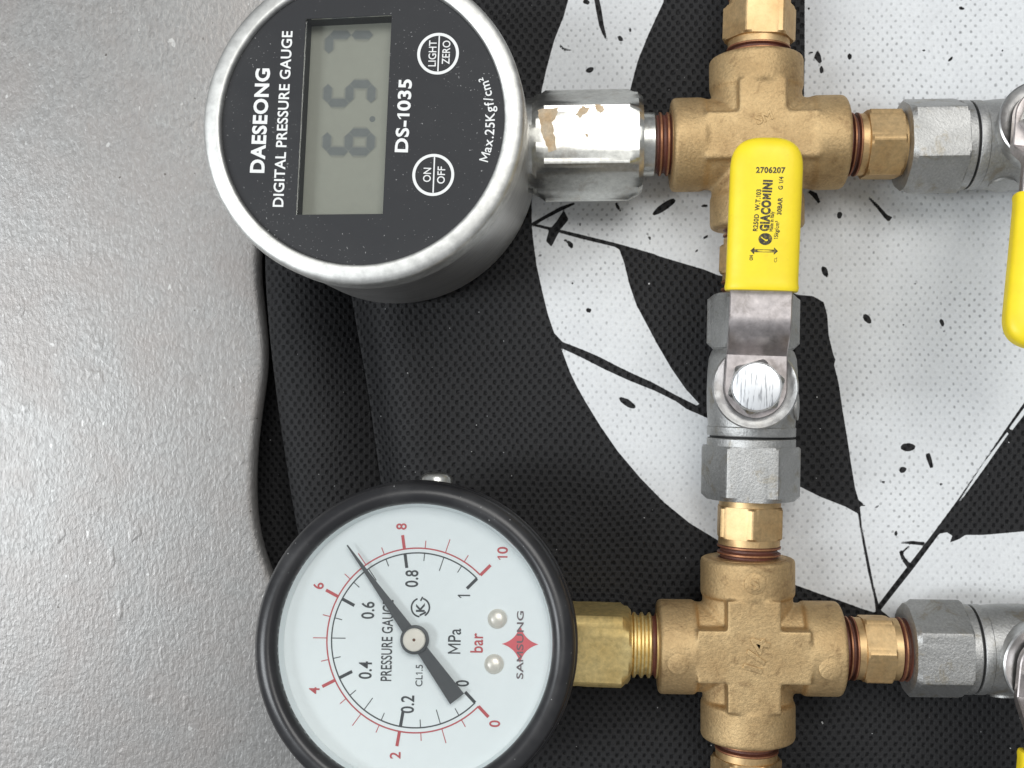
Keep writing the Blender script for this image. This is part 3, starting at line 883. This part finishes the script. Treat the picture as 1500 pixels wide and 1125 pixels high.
# below the valve: from union hex (y 736) to the lower cross (y 818)
nipple((1096.5, 818), (1098.5, 736), 4.4, 11.3, 6.55, 'brass hex nipple under the upright valve, above the embossed cross', math.radians(27))
nipple((1102.5, 425), (1106, 325), 3.2, 9.5, 6.6, 'brass hex nipple mostly hidden behind the yellow lever', math.radians(8))
nipple((1111, 75), (1114, -30), 1.9, 9.4, 6.85, 'brass hex nipple on the free upper arm of the lever-covered cross', 0.03)
nipple((1094, 1079), (1091, 1180), 4.1, 11.0, 6.6, 'brass hex nipple on the free lower arm of the embossed cross', math.radians(3))
nipple((1232, 212), (1327, 212), 4.6, 12.0, 6.9, 'brass hex nipple between the lever-covered cross and its side valve', math.radians(33))
nipple((1227, 949), (1331, 951), 4.6, 10.8, 6.6, 'brass hex nipple between the embossed cross and its side valve', math.radians(27))

# ------------------------------------------------------------------ digital gauge
fc = W(527, 176, 38.0); bc = W(586, 245, 0.0)
bc = fc + (bc - fc).normalized() * 38.0
GN = (fc - bc).normalized()
FD = frame(bc, Vector((1, 0, 0)), GN)
FD = Matrix.Translation(bc) @ Vector((0, 0, 1)).rotation_difference(GN).to_matrix().to_4x4()
dg_ = thing('digital_pressure_gauge', 'round steel digital pressure gauge with black face showing 6.57', 'gauge', FD)
MB().lathe([(0.1, 0), (29.9, 0), (31.1, 0.5), (31.55, 1.6), (31.6, 29.6), (31.2, 30.0), (31.2, 30.5), (27.0, 30.6)], 144).build('case', 'case_steel', dg_, 30)
MB().lathe([(31.1, 30.35), (31.8, 30.45), (32.1, 31.0), (32.15, 36.0), (32.05, 36.7), (31.75, 37.2), (31.3, 37.5), (30.7, 37.68), (29.1, 38.0), (28.6, 37.95), (28.35, 37.6), (28.25, 37.0), (28.2, 35.6)], 144, close=False).build('bezel', 'bezel_steel', dg_, 50)
SD = 0.1314                                 # mm per photo pixel on the dial
FCX, FCY = 527.0, 176.0
def D(px, py): return ((px - FCX) * SD, -(py - FCY) * SD)
ZF = 36.9
# face plate with a rectangular opening
lcd_out = [D(429, 314), D(561, 315), D(572, 15.5), D(440.5, 17)]
LD = 4.2
mb = MB(); n = 144; Rf = 28.22
cx_ = sum(p[0] for p in lcd_out) / 4; cy_ = sum(p[1] for p in lcd_out) / 4
def rect_pt(k):
    """n points round the opening, matched to the rim by direction from the opening's centre"""
    a = 2 * PI * k / n; d = Vector((math.cos(a), math.sin(a)))
    best = None
    for i in range(4):
        p = Vector(lcd_out[i]) - Vector((cx_, cy_)); q = Vector(lcd_out[(i + 1) % 4]) - Vector((cx_, cy_))
        e = q - p; den = d.x * e.y - d.y * e.x
        if abs(den) < 1e-9: continue
        tt_ = (p.x * e.y - p.y * e.x) / den; ss = (p.x * d.y - p.y * d.x) / den
        if tt_ > 0 and -1e-6 <= ss <= 1 + 1e-6 and (best is None or tt_ < best[0]): best = (tt_, ss)
    return Vector((cx_, cy_)) + d * best[0]
angs = [2 * PI * k / n for k in range(n)]
inner = [rect_pt(k) for k in range(n)]
# snap the nearest samples on to the true corners
for c in lcd_out:
    i = min(range(n), key=lambda j: (inner[j] - Vector(c)).length); inner[i] = Vector(c)
outer = []
for k in range(n):
    d = Vector((math.cos(angs[k]), math.sin(angs[k]))); o_ = Vector((cx_, cy_))
    bb = o_.dot(d); cc = o_.length_squared - Rf * Rf
    outer.append(o_ + d * (-bb + math.sqrt(bb * bb - cc)))
for k in range(n): mb.v.append(Vector((*outer[k], ZF)))
for k in range(n): mb.v.append(Vector((*inner[k], ZF)))
for k in range(n): mb.v.append(Vector((*inner[k], ZF - LD)))
for k in range(n):
    k2 = (k + 1) % n
    mb.f.append([k, k2, n + k2, n + k]); mb.mi.append(0)
    mb.f.append([n + k, n + k2, 2 * n + k2, 2 * n + k]); mb.mi.append(0)
plate = mb.build('face_plate', 'black_face', dg_, 40)
mb = MB(); g = 1.03
mb.flat([(cx_ + (p[0] - cx_) * g, cy_ + (p[1] - cy_) * g) for p in lcd_out], ZF - LD + 0.1)
lcd = mb.build('display', 'lcd', dg_, 0)
mb = MB(); g = 0.999
mb.prism([(cx_ + (p[0] - cx_) * g, cy_ + (p[1] - cy_) * g) for p in lcd_out], ZF - 0.55, ZF - 0.15)
mb.build('display_pane', 'pane', dg_, 0)
def DL(px, py):
    z = (FD @ Vector((*D(px, py), ZF - LD))).z
    p = FD.inverted() @ W(px, py, z)
    return (p.x, p.y)
# seven-segment digits 6.57: text runs up the picture; digit tops point left
ux = Vector((0.036, 0.999)).normalized()    # reading direction
vx_ = Vector((-ux.y, ux.x))                 # digit up
def seg_digit(mb, ctr, on, hgt=79 * SD, wid=40 * SD, th=13.0 * SD, gap=0.10, dz=0.0):
    hh, hw, g = hgt / 2 - th / 2, wid / 2 - th / 2, gap
    S = {'a': ((-hw, hh), (hw, hh)), 'g': ((-hw, 0), (hw, 0)), 'd': ((-hw, -hh), (hw, -hh)),
         'f': ((-hw, 0), (-hw, hh)), 'b': ((hw, 0), (hw, hh)), 'e': ((-hw, -hh), (-hw, 0)), 'c': ((hw, -hh), (hw, 0))}
    for c in on:
        p, q = Vector(S[c][0]), Vector(S[c][1]); d = (q - p).normalized(); nn = Vector((-d.y, d.x)) * th / 2
        p = p + d * g; q = q - d * g; e = d * th / 2
        pts = [p, p + e * 0.9 - nn, q - e * 0.9 - nn, q, q - e * 0.9 + nn, p + e * 0.9 + nn]
        mb.flat([(ctr[0] + ux.x * k.x + vx_.x * k.y, ctr[1] + ux.y * k.x + vx_.y * k.y) for k in pts], ZF - LD + 0.16 + dz + 0.0004 * ord(c))
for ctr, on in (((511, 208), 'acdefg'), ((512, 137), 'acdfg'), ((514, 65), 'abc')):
    for grow, dz, mt in ((7.0, -0.03, 'lcd_halo_faint'), (3.5, -0.015, 'lcd_halo')):      # wider mid-tone copies: the segments' soft shadow and blur, painted as colour
        mb = MB(); seg_digit(mb, DL(*ctr), on, 80 * SD + grow * SD, 41 * SD + grow * SD, (12.0 + grow) * SD, -0.1, dz); mb.build('painted_digit_halo', mt, lcd, 0)
    mb = MB(); seg_digit(mb, DL(*ctr), on, 80 * SD, 41 * SD, 12.0 * SD); mb.build('display_digit', 'lcd_segment', lcd, 0)
mb = MB(); c = DL(545.5, 174.5); mb.flat([(c[0] + 0.6 * math.cos(a), c[1] + 0.6 * math.sin(a)) for a in np.linspace(0, 2 * PI, 17)[:-1]], ZF - LD + 0.16)
mb.build('decimal_point', 'lcd_segment', lcd, 0)
TA = math.radians(88.0)
def dtext(name, body, p0, p1, cap, bold):
    a = D(*p0); b = D(*p1); d = Vector(b) - Vector(a)
    mb = MB(); add_text(mb, body, a, math.atan2(d.y, d.x), d.length, cap * SD, ZF + 0.05, bold)
    return mb.build(name, 'print_white', dg_, 0)
dtext('print_maker', 'DAESEONG', (378.5, 250), (385.5, 91), 20.5, 0.034)
dtext('print_title', 'DIGITAL PRESSURE GAUGE', (409, 302), (420, 35), 15.5, 0.018)
dtext('print_model', 'DS-1035', (597.5, 224), (603, 114.5), 18.5, 0.028)
for c, rows_ in (((642.5, 77), (('LIGHT', (639, 96), (640.5, 57)), ('ZERO', (659.5, 93.5), (661, 58)))),
                 ((636.5, 258.5), (('ON', (632.5, 269), (633.5, 248)), ('OFF', (653.5, 272), (654.5, 246.5))))):
    q = D(*c)
    mb = MB().lathe([(3.4, ZF + 0.0), (3.4, ZF + 0.03), (0.05, ZF + 0.04)], 48, Matrix.Translation((*q, 0)), close=False)
    btn = mb.build('push_button', 'black_face', dg_, 0)
    mb = MB().annulus(3.55, 4.12, ZF + 0.06, c=q, n=72)
    d = Vector((math.cos(TA), math.sin(TA))); pn = Vector((-d.y, d.x)) * 0.13; cc = Vector(q) + Vector((0.12, 0))
    mb.flat([tuple(cc - d * 3.5 - pn), tuple(cc + d * 3.5 - pn), tuple(cc + d * 3.5 + pn), tuple(cc - d * 3.5 + pn)][::-1], ZF + 0.07)
    for body, p0_, p1_ in rows_:
        a = D(*p0_); b = D(*p1_); dd = Vector(b) - Vector(a)
        add_text(mb, body, a, math.atan2(dd.y, dd.x), dd.length, 11.2 * SD, ZF + 0.07, 0.008)
    mb.build('button_print', 'print_white', btn, 0)
# curved line of small print
mb = MB(); s_ = 'Max.25Kgf/cm\u00b2'
wd = []
for ch in s_:
    vv, ff = text_mesh(ch, 0.010); wd.append(max(p[0] for p in vv))
tot = sum(w_ + 0.075 for w_ in wd)
ac = D(531, 180); rb = 196.5 * SD; A0, A1 = math.radians(-18.5), math.radians(20.5)
pos = 0.0; scl = (A1 - A0) * rb / tot
for ch, w_ in zip(s_, wd):
    vv, ff = text_mesh(ch, 0.010)
    a = A0 + (pos + w_ / 2) / tot * (A1 - A0)
    T = Matrix.Translation((ac[0], ac[1], ZF + 0.05)) @ Matrix.Rotation(a, 4, 'Z') @ Matrix.Translation((rb, 0, 0)) @ Matrix.Rotation(PI / 2, 4, 'Z')
    mb.add([((p[0] - w_ / 2) * scl, p[1] * 13.5 * SD / CAP, 0) for p in vv], ff, T)
    pos += w_ + 0.075
mb.build('print_range', 'print_white', dg_, 0)
# hexagonal chromed stem, neck and thread (laid along the pipe axis)
INV = FD.inverted()
s0 = W(783, 214, ZA); s1 = W(940, 214, ZA)
FS = INV @ frame(s0, (1, 0, 0)) 
L1 = (s1 - s0).length
apo = 10.55; R_ = apo / math.cos(PI / 6)
stem = MB().polar([(-6.0, apo * 0.9), (-0.2, apo * 0.97), (0.7, apo * 1.03), (2.4, R_), (L1 - 3.0, R_), (L1 - 1.0, apo * 1.05), (L1, apo * 0.965)], ngon_radius(apo, 6, 0.0, 160), 240, FS @ AX).build('hex_stem', 'chrome', dg_, 25)
L2 = (W(960, 212, ZA) - s0).length; L3 = (W(992, 212, ZA) - s0).length
MB().lathe([(6.6, L1 - 0.5), (6.75, L1 + 0.6), (6.75, L2 - 0.4), (6.3, L2)], 72, FS @ AX, close=False).build('neck', 'chrome', dg_)
pr, mi = thread_profile(6.75, L2 - 0.1, L3 + 3.0, 1.6, 0.6)
MB().lathe(pr, 72, FS @ AX, mi).build('thread', ['brass_sealed', 'sealant'], dg_)
# dried residue on the upper flat
def flat_patch(poly):
    mb = MB()
    zt = ZA + apo
    pts = []
    for i in range(len(poly)):
        a = Vector(poly[i]); b = Vector(poly[(i + 1) % len(poly)])
        for k in range(4):
            p = a.lerp(b, k / 4) + Vector((random.uniform(-1.3, 1.3), random.uniform(-1.3, 1.3)))
            pts.append(p)
    mb.flat([(W(p.x, p.y, zt).x, W(p.x, p.y, zt).y) for p in pts][::-1], zt + 0.05)
    mb.v = [INV @ p for p in mb.v]
    o = mb.build('residue_stain', 'residue', stem, 0)
flat_patch([(787, 160), (818, 158), (815, 172), (808, 180), (813, 200), (816, 220), (804, 222), (797, 203), (790, 180)])
flat_patch([(852, 156), (866, 157), (858, 165), (849, 173), (843, 168), (849, 160)])
flat_patch([(872, 154), (882, 154), (886, 160), (881, 166), (875, 164), (871, 159)])
flat_patch([(857, 195), (863, 196), (862, 201), (857, 201)])

# ------------------------------------------------------------------ dial gauge
front = W(604, 942, 36.0)
tilt = math.radians(9.5)
NA = Vector((0.0, math.sin(tilt), math.cos(tilt)))
DEP = 31.0
FA = Matrix.Translation(front - NA * DEP) @ Vector((0, 0, 1)).rotation_difference(NA).to_matrix().to_4x4()
ag = thing('dial_pressure_gauge', 'round black dial pressure gauge with white face and slim grey needle', 'gauge', FA)
MB().lathe([(0.1, 0), (25.0, 0.0), (27.6, 1.6), (29.6, 4.4), (30.3, 8.0), (30.3, 24.4), (29.6, 24.6)], 144).build('case', 'black_enamel', ag, 30)
MB().lathe([(30.2, 22.0), (31.9, 22.1), (32.3, 22.7), (32.3, 26.4), (32.0, 27.0), (31.65, 27.2), (31.7, 27.6), (31.85, 28.2), (31.7, 29.3), (31.0, 30.2), (30.0, 30.8), (29.0, 30.95), (28.3, 30.7), (27.6, 30.0), (27.3, 29.2), (27.25, 27.4)], 144, close=False).build('bezel', 'black_enamel', ag, 40)
ZD = DEP - 5.0
ds = 0.1357
dcx, dcy = -0.1, 0.45
mb = MB().lathe([(27.6, ZD), (26.9, ZD), (25.9, ZD - 0.5), (0.1, ZD - 0.5)], 120, close=False)
dial = mb.build('dial', 'dial_white', ag, 60)
# sloped inner ring
MB().lathe([(27.28, ZD + 2.4), (27.1, ZD + 0.9), (26.8, ZD + 0.05)], 120, close=False).build('inner_ring', 'dial_white', ag, 60)
MB().lathe([(27.3, DEP - 2.55), (27.3, DEP - 2.05), (0.1, DEP - 1.95)], 96, close=False).build('glass_pane', 'pane', ag, 30)
ZP = ZD - 0.44
def A_(ox, oy): return (dcx + ox * ds, dcy + oy * ds)
RR, RB = 133.0 * ds, 126.0 * ds
c0 = (dcx, dcy)
ang = lambda v: PI - math.radians(27.0) * (v - 5)
def tick(mb, v, r0, r1, w_):
    a = ang(v); d = Vector((math.cos(a), math.sin(a))); q = Vector((-d.y, d.x)) * w_ / 2; o_ = Vector(c0)
    mb.flat([tuple(o_ + d * r0 - q), tuple(o_ + d * r1 - q), tuple(o_ + d * r1 + q), tuple(o_ + d * r0 + q)], ZP + 0.01)
red = MB(); blk = MB()
red.annulus(RR - 0.14, RR + 0.14, ZP, ang(10) , ang(0), 120, c0)
blk.annulus(RB - 0.13, RB + 0.13, ZP, ang(10) , ang(0), 120, c0)
for i in range(21):
    v = i / 2
    if i % 4 == 0: ln, w_ = 21 * ds, 0.62
    elif i % 2 == 0: ln, w_ = 21 * ds, 0.17
    else: ln, w_ = 11.5 * ds, 0.17
    tick(red, v, RR, RR + ln, w_); tick(blk, v, RB - ln, RB, w_)
up = PI / 2
def atext(mb, body, ctr, length, cap, bold):
    """text running up the picture, centred on ctr (photo pixels from the pivot)"""
    p = A_(ctr[0] + cap / 2, ctr[1] - length / 2)
    add_text(mb, body, p, up, length * ds, cap * ds, ZP + 0.02, bold)
for v in (0, 2, 4, 6, 8, 10):
    a = ang(v); r = 167 if v < 10 else 179
    atext(red, str(v), (r * math.cos(a), r * math.sin(a)), 9.5 if v < 10 else 19, 15, 0.016)
for s_, c in (('0', (70, -62)), ('0.2', (-10, -93)), ('0.4', (-74, -45.5)), ('0.6', (-73, 41)), ('0.8', (-8.5, 88)), ('1', (70, 63))):
    atext(blk, s_, c, 25 if len(s_) > 1 else (4.5 if s_ == '1' else 9), 18.5, 0.014)
atext(blk, 'PRESSURE GAUGE', (-43, -2), 117, 15.5, 0.012)
atext(blk, 'CL1.5', (6, -52), 31, 10, 0.010)
atext(blk, 'MPa', (57, -2), 36, 18.5, 0.006)
atext(red, 'bar', (90, -4), 28, 18, 0.012)
# certification mark: two open arcs round a K
kc = A_(5.5, 46)
blk.annulus(12.2 * ds, 14.6 * ds, ZP + 0.01, math.radians(-60), math.radians(75), 40, kc)
blk.annulus(12.2 * ds, 14.6 * ds, ZP + 0.01, math.radians(110), math.radians(265), 40, kc)
atext(blk, 'K', (5.5, 46), 13, 12, 0.03)
blk.flat([(kc[0] + x * ds, kc[1] + y * ds) for x, y in ((-1, -13), (9, -8), (8, -5.5), (-1, -10))], ZP + 0.012)
blk.flat([(kc[0] + x * ds, kc[1] + y * ds) for x, y in ((1, 9), (4, 15), (2, 16), (-1, 10))], ZP + 0.013)
red.build('red_scale', 'print_red', dial, 0)
blk.build('black_scale', 'print_grey', dial, 0)
# maker's star and name
sc = A_(154, -5); mb = MB(); pts = []
for i in range(4):
    a = PI / 2 * i; tip = Vector((math.cos(a), math.sin(a))) * 27.0; nt = Vector((math.cos(a + PI / 2), math.sin(a + PI / 2))) * 27.0
    ctl = (tip + nt) * 0.5 * 0.42
    for k in range(10):
        t_ = k / 10
        p = tip * (1 - t_) ** 2 + ctl * 2 * t_ * (1 - t_) + nt * t_ ** 2
        pts.append((sc[0] + p.x * ds, sc[1] + p.y * ds))
mb.add([(*sc, ZP + 0.01)] + [(x, y, ZP + 0.01) for x, y in pts], [(0, i + 1, (i + 1) % 40 + 1) for i in range(40)])
mb.build('maker_star', 'star_red', dial, 0)
mb = MB(); atext(mb, 'SAMSUNG', (154, -6), 97, 9.5, 0.014); 
for p in mb.v: p.z += 0.02
mb.build('maker_name', 'star_letters', dial, 0)
# two dial screws
for c in ((120, 31), (116, -34)):
    q = A_(*c)
    MB().lathe([(1.95, ZP - 0.05), (1.85, ZP + 0.35), (1.5, ZP + 0.75), (0.9, ZP + 0.98), (0.05, ZP + 1.05)], 40, Matrix.Translation((*q, 0))).build('dial_screw', 'hub_cream', ag, 60)
# needle
tip = Vector((-105, 136)); tail = Vector((64, -83)); d = (tip - tail).normalized(); q = Vector((-d.y, d.x))
ol = [(tip, 1.0), (d * 100, 4.0), (d * 22, 8.0), (d * 0, 8.5), (-d * 22, 8.2), (tail, 12.5)]
L_ = [A_(*(p + q * w_)) for p, w_ in ol]; R2_ = [A_(*(p - q * w_)) for p, w_ in ol]
mb = MB().prism(L_ + R2_[::-1], ZP + 1.5, ZP + 1.75)
nd = mb.build('needle', 'needle', ag, 0)
MB().lathe([(2.85, ZP + 1.3), (2.85, ZP + 2.1), (2.6, ZP + 2.2), (2.2, ZP + 2.2)], 48, Matrix.Translation((*c0, 0))).build('needle_hub', 'needle', ag, 30)
MB().lathe([(2.25, ZP + 2.0), (2.25, ZP + 2.55), (2.05, ZP + 2.7), (0.05, ZP + 2.74)], 48, Matrix.Translation((*c0, 0))).build('hub_cap', 'hub_cream', ag, 30)
MB().lathe([(0.3, ZP + 2.7), (0.3, ZP + 2.79), (0.02, ZP + 2.8)], 20, Matrix.Translation((*c0, 0))).build('pivot', 'pivot', ag, 30)
# vent plug on the upper side of the case
MB().lathe([(3.4, 28.5), (3.4, 33.0), (3.1, 33.8), (2.0, 34.4), (0.1, 34.7)], 36, Matrix.Translation((2.6, 0, 19.5)) @ Matrix.Rotation(-PI / 2, 4, 'X')).build('vent_plug', 'chrome', ag, 50)
# square brass shank with thread, along the pipe axis
IA = FA.inverted()
q0 = W(834, 941, ZA); q1 = W(923, 944, ZA); q2 = W(966, 945, ZA)
FQ = IA @ frame(q0, q1 - q0)
Lq = (q1 - q0).length; Lr = (q2 - q0).length
Rq = 7.6 * 1.30
MB().polar([(-6, Rq), (0.6, Rq), (1.9, Rq * 0.985), (3.2, Rq), (Lq - 2.0, Rq), (Lq - 0.6, 8.3), (Lq, 7.4)], ngon_radius(7.55, 4, math.radians(3), 60), 144, FQ @ AX).build('square_shank', 'brass_bright', ag, 28)
pr, mi = thread_profile(6.9, Lq - 0.2, Lr + 3, 1.5, 0.7)
MB().lathe(pr, 72, FQ @ AX, [1 if (q_ and i > len(mi) * 0.45) else 0 for i, q_ in enumerate(mi)]).build('thread', ['brass_bright', 'sealant'], ag)
